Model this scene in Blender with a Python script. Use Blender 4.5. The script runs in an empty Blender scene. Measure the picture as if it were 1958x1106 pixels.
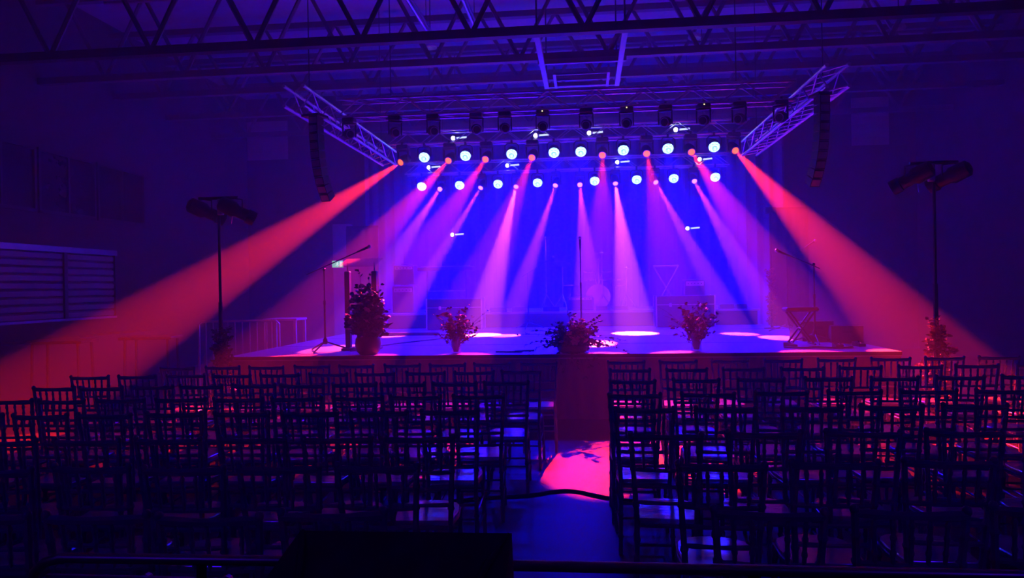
import bpy, math, random
from mathutils import Vector, Matrix
R = math.radians
random.seed(7)
scene = bpy.context.scene
col = scene.collection

# ------------------------------------------------------------------ camera
cd = bpy.data.cameras.new('camera')
cam = bpy.data.objects.new('camera', cd)
col.objects.link(cam)
cd.sensor_fit = 'HORIZONTAL'; cd.sensor_width = 36; cd.lens = 1400 / 1958 * 36
cd.clip_start = 0.05; cd.clip_end = 100
cam.matrix_world = (Matrix.Translation((0, 0, 1.72)) @ Matrix.Rotation(R(5.75), 4, 'Z')
                    @ Matrix.Rotation(R(89.86), 4, 'X') @ Matrix.Rotation(R(-1.0), 4, 'Z'))
scene.camera = cam

# ------------------------------------------------------------------ haze in the air of the hall, exposure
HAZE = 0.028
world = bpy.data.worlds.new('hall_air'); scene.world = world
world.use_nodes = True
wn = world.node_tree; wn.nodes.clear()
wo = wn.nodes.new('ShaderNodeOutputWorld')
wv = wn.nodes.new('ShaderNodeVolumeScatter')
wv.inputs['Color'].default_value = (1, 1, 1, 1)
wv.inputs['Density'].default_value = HAZE
wv.inputs['Anisotropy'].default_value = 0.0
wn.links.new(wv.outputs[0], wo.inputs['Volume'])
vs = scene.view_settings
scene.display_settings.display_device = 'sRGB'
vs.view_transform = 'Standard'; vs.look = 'None'; vs.exposure = 0.0; vs.gamma = 1.0
vs.use_curve_mapping = False
cy = scene.cycles
cy.use_denoising = True
cy.max_bounces = 3; cy.diffuse_bounces = 1; cy.glossy_bounces = 2
cy.transmission_bounces = 2; cy.transparent_max_bounces = 8;
cy.use_adaptive_sampling = True; cy.adaptive_threshold = 0.03; cy.volume_bounces = 1
cy.sample_clamp_indirect = 4.0
cy.caustics_reflective = False; cy.caustics_refractive = False
cy.volume_step_rate = 4.0
RED_W, RED2_W, BLUE_W, BLUE2_W, FILL_W = 25000, 33000, 2100, 4400, 110       # stage lamp powers, then the added rear fill, used in the lamp builders

# ------------------------------------------------------------------ mesh helpers
class MB:
    def __init__(s): s.v = []; s.f = []
    def add(s, v, f):
        o = len(s.v); s.v += [tuple(p) for p in v]; s.f += [tuple(i + o for i in q) for q in f]; return s
    def box(s, a, b):
        x0, y0, z0 = a; x1, y1, z1 = b
        return s.add([(x0,y0,z0),(x1,y0,z0),(x1,y1,z0),(x0,y1,z0),(x0,y0,z1),(x1,y0,z1),(x1,y1,z1),(x0,y1,z1)],
                     [(3,2,1,0),(4,5,6,7),(0,1,5,4),(1,2,6,5),(2,3,7,6),(3,0,4,7)])
    def cbox(s, c, d, bev=0.0):
        if not bev: return s.box([c[i]-d[i]/2 for i in range(3)], [c[i]+d[i]/2 for i in range(3)])
        # box with chamfered vertical edges and top/bottom rims
        hx, hy, hz = d[0]/2, d[1]/2, d[2]/2; b = min(bev, hx*.9, hy*.9, hz*.9)
        ring = lambda e: [(-hx+b,-hy+e),(hx-b,-hy+e),(hx-e,-hy+b),(hx-e,hy-b),(hx-b,hy-e),(-hx+b,hy-e),(-hx+e,hy-b),(-hx+e,-hy+b)]
        lv = []
        for z, e in ((-hz, b), (-hz+b, 0), (hz-b, 0), (hz, b)):
            for x, y in ring(e): lv.append((c[0]+x, c[1]+y, c[2]+z))
        f = [tuple(range(7, -1, -1)), tuple(range(24, 32))]
        for k in range(3):
            for i in range(8): j = (i+1) % 8; f.append((k*8+i, k*8+j, k*8+8+j, k*8+8+i))
        return s.add(lv, f)
    def tube(s, pts, rad, n=8, caps=True):
        pts = [Vector(p) for p in pts]
        if not hasattr(rad, '__len__'): rad = [rad]*len(pts)
        T = []
        for i in range(len(pts)):
            a = pts[max(i-1, 0)]; b = pts[min(i+1, len(pts)-1)]; T.append((b-a).normalized())
        t = T[0]; u = t.orthogonal().normalized(); vv = []
        for i, p in enumerate(pts):
            u = (u - T[i]*u.dot(T[i])); u = u.normalized() if u.length > 1e-6 else T[i].orthogonal().normalized()
            w = T[i].cross(u)
            for k in range(n):
                a = 2*math.pi*k/n; vv.append(p + (u*math.cos(a)+w*math.sin(a))*rad[i])
        f = []
        for i in range(len(pts)-1):
            for k in range(n):
                j = (k+1) % n; f.append((i*n+k, i*n+j, (i+1)*n+j, (i+1)*n+k))
        if caps:
            f.append(tuple(range(n-1, -1, -1))); f.append(tuple((len(pts)-1)*n+k for k in range(n)))
        return s.add(vv, f)
    def lathe(s, prof, n=16, c=(0,0,0), M=None):
        vv = []; f = []
        for r, z in prof:
            for k in range(n):
                a = 2*math.pi*k/n; p = Vector((r*math.cos(a), r*math.sin(a), z))
                vv.append((M @ p if M else p) + Vector(c))
        for i in range(len(prof)-1):
            for k in range(n):
                j = (k+1) % n; f.append((i*n+k, i*n+j, (i+1)*n+j, (i+1)*n+k))
        f.append(tuple(range(n-1, -1, -1))); f.append(tuple((len(prof)-1)*n+k for k in range(n)))
        return s.add(vv, f)
    def prism(s, poly, y0, y1, axis='y'):
        n = len(poly)
        def P(a, b, t): return {'y': (a, t, b), 'x': (t, a, b), 'z': (a, b, t)}[axis]
        vv = [P(a, b, y0) for a, b in poly] + [P(a, b, y1) for a, b in poly]
        f = [tuple(range(n)), tuple(range(2*n-1, n-1, -1))]
        for i in range(n): j = (i+1) % n; f.append((j, i, n+i, n+j))
        return s.add(vv, f)
    def ball(s, c, r, n=10, m=6, sc=(1,1,1)):
        prof = [(r*math.sin(math.pi*i/m)+1e-4, -r*math.cos(math.pi*i/m)) for i in range(m+1)]
        o = len(s.v); s.lathe(prof, n)
        for i in range(o, len(s.v)):
            p = s.v[i]; s.v[i] = (p[0]*sc[0]+c[0], p[1]*sc[1]+c[1], p[2]*sc[2]+c[2])
        return s
    def mesh(s, name, mat=None, smooth=True):
        me = bpy.data.meshes.new(name); me.from_pydata(s.v, [], s.f); me.update()
        if mat: me.materials.append(mat)
        if smooth:
            me.polygons.foreach_set('use_smooth', [True]*len(me.polygons))
            try: me.set_sharp_from_angle(angle=R(40))
            except Exception: pass
        return me
    def build(s, name, mat, parent=None, smooth=True, loc=None, label=None):
        return place(name, s.mesh(name, mat, smooth), parent, loc, label=label)

def place(name, me, parent=None, loc=None, rot=None, scale=None, label=None):
    o = bpy.data.objects.new(name, me); col.objects.link(o)
    if parent: o.parent = parent
    if loc is not None: o.location = loc
    if rot is not None: o.rotation_euler = rot
    if scale is not None: o.scale = scale
    if label: o['label'] = label
    return o
def tag(o, label, cat, group=None, kind=None):
    o['label'] = label; o['category'] = cat
    if group: o['group'] = group
    if kind: o['kind'] = kind
    return o
def thing(name, label, cat, loc=(0,0,0), rz=0, group=None):
    o = bpy.data.objects.new(name, None); col.objects.link(o)
    o.empty_display_size = .1; o.location = loc; o.rotation_euler = (0, 0, rz)
    return tag(o, label, cat, group)
def struct(name, mb, mat, label, parent=None, cat=None):
    o = mb.build(name, mat, parent)
    if not parent:
        o['kind'] = 'structure'; o['label'] = label; o['category'] = cat or name.split('_')[0]
    return o
def look(d):                                   # rotation whose local -Z points along d
    return Vector(d).normalized().to_track_quat('-Z', 'Y')

# ------------------------------------------------------------------ materials
def mat(name, c, rough=.5, metal=0, var=.15, scale=6, spec=.5, bump=0, trans=0, alpha=None, emit=None, es=0):
    m = bpy.data.materials.new(name); m.use_nodes = True
    nt = m.node_tree; b = nt.nodes['Principled BSDF']
    b.inputs['Roughness'].default_value = rough; b.inputs['Metallic'].default_value = metal
    b.inputs['Specular IOR Level'].default_value = spec
    if var:
        tc = nt.nodes.new('ShaderNodeTexCoord'); nz = nt.nodes.new('ShaderNodeTexNoise')
        nz.inputs['Scale'].default_value = scale; nz.inputs['Detail'].default_value = 4
        nt.links.new(tc.outputs['Object'], nz.inputs['Vector'])
        mx = nt.nodes.new('ShaderNodeMix'); mx.data_type = 'RGBA'
        mx.inputs['A'].default_value = (*[x*(1-var) for x in c], 1); mx.inputs['B'].default_value = (*[min(1, x*(1+var)) for x in c], 1)
        nt.links.new(nz.outputs['Fac'], mx.inputs['Factor']); nt.links.new(mx.outputs['Result'], b.inputs['Base Color'])
        if bump:
            bp = nt.nodes.new('ShaderNodeBump'); bp.inputs['Strength'].default_value = bump
            nt.links.new(nz.outputs['Fac'], bp.inputs['Height']); nt.links.new(bp.outputs[0], b.inputs['Normal'])
    else: b.inputs['Base Color'].default_value = (*c, 1)
    if alpha is not None: b.inputs['Alpha'].default_value = alpha
    if trans: b.inputs['Transmission Weight'].default_value = trans
    if emit:
        b.inputs['Emission Color'].default_value = (*emit, 1); b.inputs['Emission Strength'].default_value = es
        m.cycles.emission_sampling = 'NONE'
    return m
M = {}
M['floor'] = mat('floor_vinyl', (.04,.038,.037), .5, var=.25, scale=1.2, spec=.15)
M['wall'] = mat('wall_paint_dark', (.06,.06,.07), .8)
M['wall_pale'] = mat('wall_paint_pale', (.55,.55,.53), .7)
M['ceil'] = mat('ceiling_panel', (.55,.55,.58), .8)
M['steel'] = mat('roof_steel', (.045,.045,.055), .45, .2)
M['steel_hazy'] = mat('roof_steel_hazy', (.16,.16,.18), .6)  # haze over the farther trusses put into a paler steel colour
M['alu'] = mat('truss_aluminium', (.60,.60,.62), .32, .9)
M['galv'] = mat('galvanised_bar', (.55,.55,.57), .4, .6)
M['black'] = mat('black_plastic', (.018,.018,.02), .45)
M['blackm'] = mat('black_metal', (.02,.02,.022), .35, .3)
M['cloth'] = mat('black_stage_cloth', (.06,.05,.055), .9, scale=20, bump=.1)
M['skirt'] = mat('stage_skirt_cloth', (.20,.15,.15), .9, scale=25)
M['deck'] = mat('stage_deck_vinyl', (.40,.39,.39), .42, var=.12, scale=3)
M['riser'] = mat('riser_cloth', (.05,.035,.038), .9)
M['caseb'] = mat('road_case_laminate', (.05,.042,.042), .5)
M['backdrop'] = mat('backdrop_cloth', (.07,.07,.36), .9)
M['window'] = mat('window_glass_dark', (.02,.02,.03), .08)
M['shutter'] = mat('shutter_slat', (.30,.32,.35), .5, .2)
M['wood'] = mat('dark_wood', (.06,.035,.025), .4, scale=12)
M['leaf'] = mat('leaf_green', (.05,.10,.04), .45, var=.5, scale=30)
M['leafdry'] = mat('leaf_dry', (.22,.14,.08), .6, var=.4, scale=30)
M['petal'] = mat('petal_blush', (.70,.42,.36), .6, var=.2)
M['petal2'] = mat('petal_cream', (.75,.66,.55), .6, var=.2)
M['stem'] = mat('stem_brown', (.10,.06,.03), .6)
M['pot'] = mat('glazed_pot', (.03,.025,.025), .4)
M['glass'] = mat('vase_glass', (.9,.9,.9), .05, var=0, alpha=.28)
M['acrylic'] = mat('acrylic_sheet', (.85,.85,.9), .06, var=0, alpha=.22)
M['brass'] = mat('cymbal_bronze', (.75,.55,.25), .25, .9)
M['chrome'] = mat('chrome', (.8,.8,.82), .15, 1.0, var=0)
M['drum'] = mat('drum_shell', (.10,.02,.02), .25)
M['drumhead'] = mat('drum_head', (.65,.65,.65), .5)
M['white_lamp'] = mat('lamp_white_glow', (1,1,1), .5, var=0, emit=(.85,.93,1), es=6)
M['tube_lamp'] = mat('lamp_tube_glow', (1,1,1), .5, var=0, emit=(.6,.75,1), es=1.6)
M['red_lens'] = mat('lens_red_glow', (1,.2,.1), .3, var=0, emit=(1,.075,.008), es=4)
M['pink_lens'] = mat('lens_pink_glow', (1,.4,.4), .3, var=0, emit=(1,.2,.10), es=3.5)
M['dark_lens'] = mat('lens_unlit', (.02,.02,.03), .08, var=0)
M['ring'] = mat('lens_ring', (.45,.45,.5), .3, .8)
M['green_sign'] = mat('sign_green_glow', (.1,.6,.3), .5, var=0, emit=(.15,.75,.40), es=1.0)
M['white_sign'] = mat('sign_white_glow', (1,1,1), .5, var=0, emit=(.8,1,.9), es=1.3)
M['led'] = mat('led_dot', (1,.8,.3), .5, var=0, emit=(1,.8,.35), es=2.5)
M['rail'] = mat('rail_brushed', (.45,.40,.30), .35, .8)
# LED par lens: bright cells between dark gaps
m = M['blue_lens'] = mat('lens_blue_cells', (.2,.4,1), .3, var=0, emit=(.4,.7,1), es=5)
nt = m.node_tree; b = nt.nodes['Principled BSDF']
tc = nt.nodes.new('ShaderNodeTexCoord'); vo = nt.nodes.new('ShaderNodeTexVoronoi'); vo.inputs['Scale'].default_value = 36
vo.inputs['Randomness'].default_value = .15
rp = nt.nodes.new('ShaderNodeValToRGB'); rp.color_ramp.elements[0].position = .35; rp.color_ramp.elements[1].position = .6
rp.color_ramp.elements[0].color = (.55,.85,1,1); rp.color_ramp.elements[1].color = (.04,.16,.9,1)
nt.links.new(tc.outputs['Object'], vo.inputs['Vector']); nt.links.new(vo.outputs['Distance'], rp.inputs[0])
nt.links.new(rp.outputs[0], b.inputs['Emission Color'])
# clear resin of the chairs
m = M['resin'] = mat('chair_resin', (.42,.40,.44), .22, var=.1)
nt = m.node_tree; pb = nt.nodes['Principled BSDF']; tl = nt.nodes.new('ShaderNodeBsdfTranslucent'); tl.inputs['Color'].default_value = (.42,.40,.44,1)
ms = nt.nodes.new('ShaderNodeMixShader'); ms.inputs[0].default_value = .4
nt.links.new(pb.outputs[0], ms.inputs[1]); nt.links.new(tl.outputs[0], ms.inputs[2]); nt.links.new(ms.outputs[0], nt.nodes['Material Output'].inputs['Surface'])
m = M['seat'] = bpy.data.materials.new('seat_clear_resin'); m.use_nodes = True
nt = m.node_tree; b = nt.nodes['Principled BSDF']
b.inputs['Base Color'].default_value = (.75,.75,.8,1); b.inputs['Roughness'].default_value = .14; b.inputs['Metallic'].default_value = .45
b.inputs['Specular IOR Level'].default_value = .9; b.inputs['Alpha'].default_value = .78
tc = nt.nodes.new('ShaderNodeTexCoord'); mp = nt.nodes.new('ShaderNodeMapping'); mp.inputs['Scale'].default_value = (3, 40, 1)
nz = nt.nodes.new('ShaderNodeTexNoise'); nz.inputs['Scale'].default_value = 2.5
bp = nt.nodes.new('ShaderNodeBump'); bp.inputs['Strength'].default_value = .12; bp.inputs['Distance'].default_value = .02
nt.links.new(tc.outputs['Object'], mp.inputs[0]); nt.links.new(mp.outputs[0], nz.inputs['Vector'])
nt.links.new(nz.outputs['Fac'], bp.inputs['Height']); nt.links.new(bp.outputs[0], b.inputs['Normal'])

# ------------------------------------------------------------------ the hall
XL, XR, YB, YF, ZC = -9.2, 8.3, 19.3, -3.0, 7.0
struct('floor', MB().box((XL-.2, YF-.2, -.1), (XR+.2, YB+.2, 0)), M['floor'], 'dark polished hall floor under the chairs')
struct('ceiling', MB().box((XL-.2, YF-.2, ZC), (XR+.2, YB+.2, ZC+.1)), M['ceil'], 'dim panelled ceiling above the steel trusses')
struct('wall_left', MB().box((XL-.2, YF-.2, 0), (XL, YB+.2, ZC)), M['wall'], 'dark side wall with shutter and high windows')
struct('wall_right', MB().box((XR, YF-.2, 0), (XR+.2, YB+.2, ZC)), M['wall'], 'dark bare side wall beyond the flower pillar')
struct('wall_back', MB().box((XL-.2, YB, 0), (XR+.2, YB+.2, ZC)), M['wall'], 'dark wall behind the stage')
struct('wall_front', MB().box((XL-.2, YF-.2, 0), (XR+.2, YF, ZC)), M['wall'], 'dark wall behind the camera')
# pale column with exit sign on the back wall, vents high up
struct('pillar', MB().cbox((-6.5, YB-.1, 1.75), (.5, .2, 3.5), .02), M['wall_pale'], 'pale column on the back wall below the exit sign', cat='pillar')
t = thing('exit_sign', 'small lit green exit sign on the pale column', 'exit sign', (-6.6, YB-.2, 2.42))
MB().box((-.16,-.05,-.1), (.16,-.001,.1)).build('housing', M['galv'], t)
MB().box((-.15,-.056,-.09), (.15,-.05,.09)).build('face', M['green_sign'], t)
s = MB(); s.ball((.0,-.058,.05), .014); s.tube([(0,-.058,.035),(-.012,-.058,0)], .011, 6); s.tube([(-.012,-.058,0),(.018,-.058,-.03),(.01,-.058,-.065)], .008, 6)
s.tube([(-.012,-.058,0),(-.03,-.058,-.035),(-.055,-.058,-.035)], .008, 6); s.tube([(-.002,-.058,.028),(-.032,-.058,.018)], .007, 6); s.tube([(-.002,-.058,.028),(.03,-.058,.012)], .007, 6)
s.box((.06,-.06,-.07),(.12,-.057,.07)); s.build('pictogram', M['white_sign'], t)
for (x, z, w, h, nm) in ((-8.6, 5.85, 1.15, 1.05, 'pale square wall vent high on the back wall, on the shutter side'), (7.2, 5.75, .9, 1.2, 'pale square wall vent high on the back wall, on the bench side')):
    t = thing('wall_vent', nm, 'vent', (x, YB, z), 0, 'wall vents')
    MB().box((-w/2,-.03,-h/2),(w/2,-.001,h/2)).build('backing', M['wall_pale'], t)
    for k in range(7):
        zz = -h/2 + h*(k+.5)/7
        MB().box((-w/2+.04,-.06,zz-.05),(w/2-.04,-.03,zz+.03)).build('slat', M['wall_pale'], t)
# windows and shutter on the left wall
for i, (y0, y1) in enumerate(((8.4, 9.9), (9.95, 11.45), (11.5, 12.95), (13.0, 14.5))):
    w = MB().box((XL, y0, 3.15), (XL+.02, y1, 4.2)).build('window_%d' % (i+1), M['window']); w['kind'] = 'structure'
    w['label'] = ['high dark window panel cut off by the picture edge', 'high dark window panel above the shutter post side', 'high dark window panel above the shutter middle', 'high dark window panel nearest the back corner'][i]; w['category'] = 'window'
    fr = MB(); 
    for a, b2 in (((y0,3.12),(y1,3.18)), ((y0,4.17),(y1,4.23)), ((y0,3.12),(y0+.05,4.23)), ((y1-.05,3.12),(y1,4.23)), (((y0+y1)/2-.02,3.15),((y0+y1)/2+.02,4.2))):
        fr.box((XL+.02, a[0], a[1]), (XL+.06, b2[0], b2[1]))
    fr.build('window_frame', M['steel'], w)
t = thing('roller_shutter', 'pale slatted shutter over a serving hatch in the side wall', 'shutter', (XL+.002, 11.0, 1.3))
MB().box((0,-2.5,-.04),(.05,2.5,0)).build('sill', M['galv'], t)
MB().box((0,-2.5,1.17),(.08,2.5,1.27)).build('shutter_box', M['galv'], t)
sl = MB().prism([(0,0),(.035,.02),(.04,.06),(.035,.1),(0,.125)], -2.5, 2.5, 'y').mesh('slat', M['shutter'])
for k in range(9): place('slat', sl, t, (0, 0, k*.13))
for y in (-1.3, 1.08): MB().box((.04, y-.04, 0), (.075, y+.04, 1.2)).build('post', M['steel'], t)
MB().box((.0, 2.44, 0), (.07, 2.5, 1.2)).build('guide', M['steel'], t)
# dark bar counter in front of the shutter, bar tables
t = thing('bar_counter', 'dark bar counter below the shutter', 'counter', (XL+.01, 11.0, 0))
MB().box((.25,-2.6,.95),(.8,2.6,1.0)).build('counter_top', M['wood'], t); MB().box((0,-2.5,0),(.65,2.5,.95)).build('body', M['wood'], t)
for i, (x, y) in enumerate(((-7.4, 9.7), (-6.5, 10.4))):
    t = thing('bar_table', ['tall dark bar table nearer the shutter', 'tall dark bar table nearer the flower stand'][i], 'table', (x, y, 0), .2, 'tall bar tables')
    MB().cbox((0,0,1.06),(.75,.55,.04),.01).build('table_top', M['wood'], t)
    for sx in (-1,1):
        for sy in (-1,1): MB().tube([(sx*.32,sy*.22,0),(sx*.3,sy*.2,1.05)], .022, 8).build('leg', M['steel'], t)

# ------------------------------------------------------------------ roof trusses, purlins
def tri_truss(name, label, y, z0, z1, x0, x1, pitch, m, off=0):
    t = thing(name, label, 'roof truss', (0, y, z0), 0, 'steel roof trusses'); h = z1-z0
    for dz, n in ((0, 'bottom_chord'), (h, 'top_chord')):
        MB().box((x0,-.06,dz-.055),(x1,.06,dz+.055)).build(n, m, t)
    L = MB().tube([(0,0,0),(pitch/2,0,h)], .035, 6).mesh('brace', m); L2 = MB().tube([(0,0,0),(-pitch/2,0,h)], .035, 6).mesh('brace', m)
    x = x0 + off + pitch/2
    while x < x1 - pitch/2:
        place('brace', L, t, (x, 0, 0)); place('brace', L2, t, (x, 0, 0)); x += pitch
    return t
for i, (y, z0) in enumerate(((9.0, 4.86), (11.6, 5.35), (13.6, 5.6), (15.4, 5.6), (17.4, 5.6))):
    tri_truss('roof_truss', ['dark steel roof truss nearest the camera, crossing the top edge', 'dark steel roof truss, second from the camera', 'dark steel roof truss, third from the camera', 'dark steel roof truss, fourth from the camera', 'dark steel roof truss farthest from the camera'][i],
              y, z0, z0+(1.35 if i < 2 else 1.2), XL+.02, XR-.02, 1.4, M['steel' if i == 0 else 'steel_hazy'], [.12, .5, .3, .7, .2][i])
for i, y in enumerate((9.9, 11.9, 14.0, 16.0, 18.2)):
    o = MB().box((XL+.01, y-.05, 6.88), (XR-.01, y+.05, 7.0)).build('roof_purlin', M['steel']); tag(o, ['roof purlin nearest the camera', 'roof purlin second from the camera', 'roof purlin third from the camera', 'roof purlin fourth from the camera', 'roof purlin farthest from the camera'][i] + ' under the ceiling', 'purlin', 'roof purlins', 'structure')
o = MB().tube([(-6.5, 9.45, 5.72), (3.2, 9.45, 5.72)], .03, 8).build('conduit', M['galv']); tag(o, 'thin metal conduit running behind the nearest roof truss', 'conduit')
for i, x in enumerate((-2.31, -1.58)):
    t = thing('strip_lamp', ['unlit strip lamp above the truss, on the shutter side', 'unlit strip lamp above the truss, on the aisle side'][i], 'strip lamp', (x, 10.2, 5.6), 0, 'unlit strip lamps')
    MB().box((-.04,-.75,.03),(.04,.75,.07)).build('housing', M['galv'], t); MB().tube([(0,-.73,0),(0,.73,0)], .028, 8).build('lamp_tube', M['alu'], t)
    for y in (-.6, .6): MB().tube([(0,y,.07),(0,y,1.4)], .006, 5).build('hanger', M['steel'], t)
for i, (x, y, z) in enumerate(((-2.73,13.1,6.1),(2.0,13.29,6.1),(5.48,13.33,6.1),(-2.78,15.89,6.1),(1.98,16.05,6.1))):
    t = thing('ceiling_lamp', ['unlit round ceiling lamp above the lectern side truss', 'unlit round ceiling lamp above the bench side truss', 'unlit round ceiling lamp high over the flower pillar', 'unlit round ceiling lamp farther back, lectern side', 'unlit round ceiling lamp farther back, bench side'][i], 'ceiling lamp', (x, y, z), 0, 'unlit round ceiling lamps')
    MB().lathe([(.02,-.02),(.11,-.015),(.12,0),(.10,.05),(.04,.09)], 18).build('shade', M['alu'], t); MB().tube([(0,0,.08),(0,0,.9)], .01, 6).build('hanger', M['steel'], t)

# hanging rectangular steel frame below the first roof truss
t = thing('hanging_frame', 'pale steel frame hanging level below the roof truss, above the aisle', 'steel frame', (0, 10.4, 4.9))
for x in (-.56, .54): MB().box((x-.035,-1.25,-.04),(x+.035,1.25,.04)).build('side_rail', M['galv'], t)
for y, w in ((-.02, .62), (1.2, .58)): MB().box((-w,y-.03,-.035),(w,y+.03,.035)).build('cross_bar', M['galv'], t)
for x in (-.4, .38): MB().box((x-.02,.2,-.12),(x+.02,1.15,-.08)).build('inner_rail', M['galv'], t)
for y in (.25, .55, .85, 1.12): MB().box((-.4,y-.012,-.115),(.38,y+.012,-.085)).build('inner_bar', M['galv'], t)
for x in (-.4, .38): MB().box((x-.015,.2,-.1),(x+.015,.24,0)).build('bracket', M['galv'], t)
for x in (-.56, .54):
    for y in (-1.2, 1.2): MB().tube([(x,y,.04),(x,y,1.3)], .012, 6).build('hanger', M['steel'], t)

# ------------------------------------------------------------------ stage
SX0, SX1, SY0, SY1, SZ = -4.8, 3.84, 9.4, 18.9, .85
t = thing('stage', 'wide low stage with glossy pale deck and dark cloth skirt', 'stage', (0, 0, 0))
dk = MB().prism([(SX0,SY0),(SX1,SY0),(SX1,15.1),(3.7,15.1),(3.7,SY1),(-4.38,SY1),(-4.38,15.1),(SX0,15.1)], SZ-.06, SZ, 'z').build('deck', M['deck'], t)
nx = 7
for k in range(1, 4):
    y = SY0 + k*1.65; MB().box((SX0, y-.008, SZ), (SX1, y+.008, SZ+.002)).build('deck_seam', M['riser'], dk)
def pleated(x0, x1, z0, z1, y, amp, pitch, thick=.01):
    s = MB(); n = max(4, int((x1-x0)/pitch*6)); vv = []; f = []
    for j in (0, 1):
        for i in range(n+1):
            x = x0+(x1-x0)*i/n; a = math.sin(i/6*2*math.pi)*amp + amp*.5*math.sin(i*.37)
            vv.append((x, y+a, z1 if j else z0))
    for i in range(n): f.append((i, i+1, n+2+i, n+1+i))
    m2 = len(vv); vv += [(a, b+thick, c) for a, b, c in vv]
    f += [tuple(m2+k for k in reversed(q)) for q in list(f)]
    for i in range(n): f.append((n+1+i, n+2+i, m2+n+2+i, m2+n+1+i))
    return s.add(vv, f)
pleated(SX0, SX1, .01, SZ-.06, SY0+.03, .012, .16).build('front_skirt', M['skirt'], t)
for x in (SX0+.02, SX1-.03): MB().box((x, SY0+.06, .01), (x+.012, 15.1, SZ-.06)).build('side_skirt', M['skirt'], t)
MB().box((SX0,SY0-.006,SZ-.045),(SX1,SY0,SZ-.005)).build('edge_strip', M['blackm'], t)
t = thing('drum_riser', 'long low dark-clothed platform across the back of the stage', 'riser', (0, 0, SZ+.004))
MB().box((-4.36, 15.65, .29), (3.6, 18.6, .33)).build('riser_top', M['deck'], t)
MB().box((-4.32, 15.68, 0), (3.55, 18.55, .29)).build('riser_front', M['riser'], t)
o = pleated(-5.8, 5.0, .01, 5.6, 19.0, .05, .3, .02).build('backdrop', M['backdrop']); tag(o, 'dark blue pleated backdrop behind the drum riser', 'backdrop', kind='structure')
for i, (x0, x1, h) in enumerate(((-5.12, -4.42, 3.1), (3.74, 4.5, 3.25))):
    t = thing('masking_panel', ['black upright masking panel beside the exit sign', 'black upright masking panel behind the keyboard bench'][i], 'panel', ((x0+x1)/2, 15.35, 0), 0, 'masking panels'); w = (x1-x0)/2
    pleated(-w, w, .02, h-.05, 0, .012, .18).build('cloth_face', M['cloth'], t); MB().box((-w,.03,h-.06),(w,.07,h)).build('top_bar', M['blackm'], t)
    for x in (-w+.03, w-.03): MB().box((x-.02,.03,0),(x+.02,.07,h)).build('upright', M['blackm'], t)

# ------------------------------------------------------------------ lighting rig: box trusses
def box_truss(label, p0, p1, s=.26, bay=.33):
    """four chords and zigzag lacing from p0 to p1 (centre line)"""
    p0 = Vector(p0); p1 = Vector(p1); L = (p1-p0).length
    t = thing('lighting_truss', label, 'truss', p0, 0, 'aluminium lighting trusses')
    t.rotation_euler = (p1-p0).to_track_quat('X', 'Z').to_euler()
    h = s/2; ch = MB().tube([(0,0,0),(L,0,0)], .024, 8).mesh('chord', M['alu'])
    for y in (-h, h):
        for z in (-h, h): place('chord', ch, t, (0, y, z))
    up = t.rotation_euler.to_matrix().inverted() @ Vector((0,0,1))
    for k in (.12, .88): MB().tube([Vector((k*L,0,0))+up*h, Vector((k*L,0,0))+up*(7.0-p0.z)], .008, 5).build('hoist_chain', M['blackm'], t)
    n = int(L/bay); bay = L/n
    dg = [MB().tube([(0,0,-h),(bay,0,h)], .010, 5).mesh('brace', M['alu']), MB().tube([(0,0,h),(bay,0,-h)], .010, 5).mesh('brace', M['alu']),
          MB().tube([(0,-h,0),(bay,h,0)], .010, 5).mesh('brace', M['alu'])]
    for k in range(n):
        for y in (-h, h): place('brace', dg[k % 2], t, (k*bay, y, 0))
        for z in (-h, h): place('brace', dg[2], t, (k*bay, 0, z))
    return t
box_truss('front lighting truss carrying the row of unlit moving heads', (-3.55, 10.45, 4.36), (2.9, 10.45, 4.34))
box_truss('side lighting truss above the lectern', (-3.72, 9.15, 4.25), (-3.76, 13.95, 4.27))
box_truss('side lighting truss above the keyboard bench', (3.06, 9.15, 4.2), (3.06, 13.95, 4.22))
box_truss('upper back truss carrying the nearer lit lamps', (-3.95, 14.66, 4.78), (3.2, 14.66, 4.76))
box_truss('rear truss low over the drum riser with the farther lit lamps', (-4.1, 16.67, 4.5), (3.2, 16.67, 4.48))

# ------------------------------------------------------------------ lamps
HEAD = {}
def head_meshes(lens):
    if lens in HEAD: return HEAD[lens]
    a = {}
    a['head'] = MB().lathe([(.05,.20),(.085,.17),(.10,.08),(.105,.0),(.085,-.06),(.078,-.09)], 16).mesh('head', M['black'])
    a['ring'] = MB().lathe([(.078,-.085),(.082,-.085),(.082,-.10),(.066,-.10),(.066,-.09)], 18).mesh('lens_ring', M['ring'])
    a['lens'] = MB().lathe([(.066,-.088),(.062,-.094),(.03,-.101),(.001,-.103)], 18).mesh('lens', M[lens])
    a['base'] = MB().cbox((0,0,.26),(.24,.20,.10),.02).mesh('base', M['black'])
    y = MB()
    for sx in (-1,1): y.cbox((sx*.125,0,.08),(.022,.06,.26),.01)
    y.cbox((0,0,.20),(.28,.09,.03),.01); a['yoke'] = y.mesh('yoke', M['black'])
    c = MB(); c.box((-.02,-.08,.31),(.02,.08,.40)); a['clamp'] = c.mesh('clamp', M['blackm'])
    HEAD[lens] = a; return a
def spot(loc, d, name, power, color, angle, blend, size=.05):
    ld = bpy.data.lights.new(name, 'SPOT'); ld.energy = power; ld.color = color
    ld.spot_size = R(angle); ld.spot_blend = blend; ld.shadow_soft_size = size
    o = bpy.data.objects.new(name, ld); col.objects.link(o); o.location = loc
    o.rotation_mode = 'QUATERNION'; o.rotation_quaternion = look(d); return o
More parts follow.
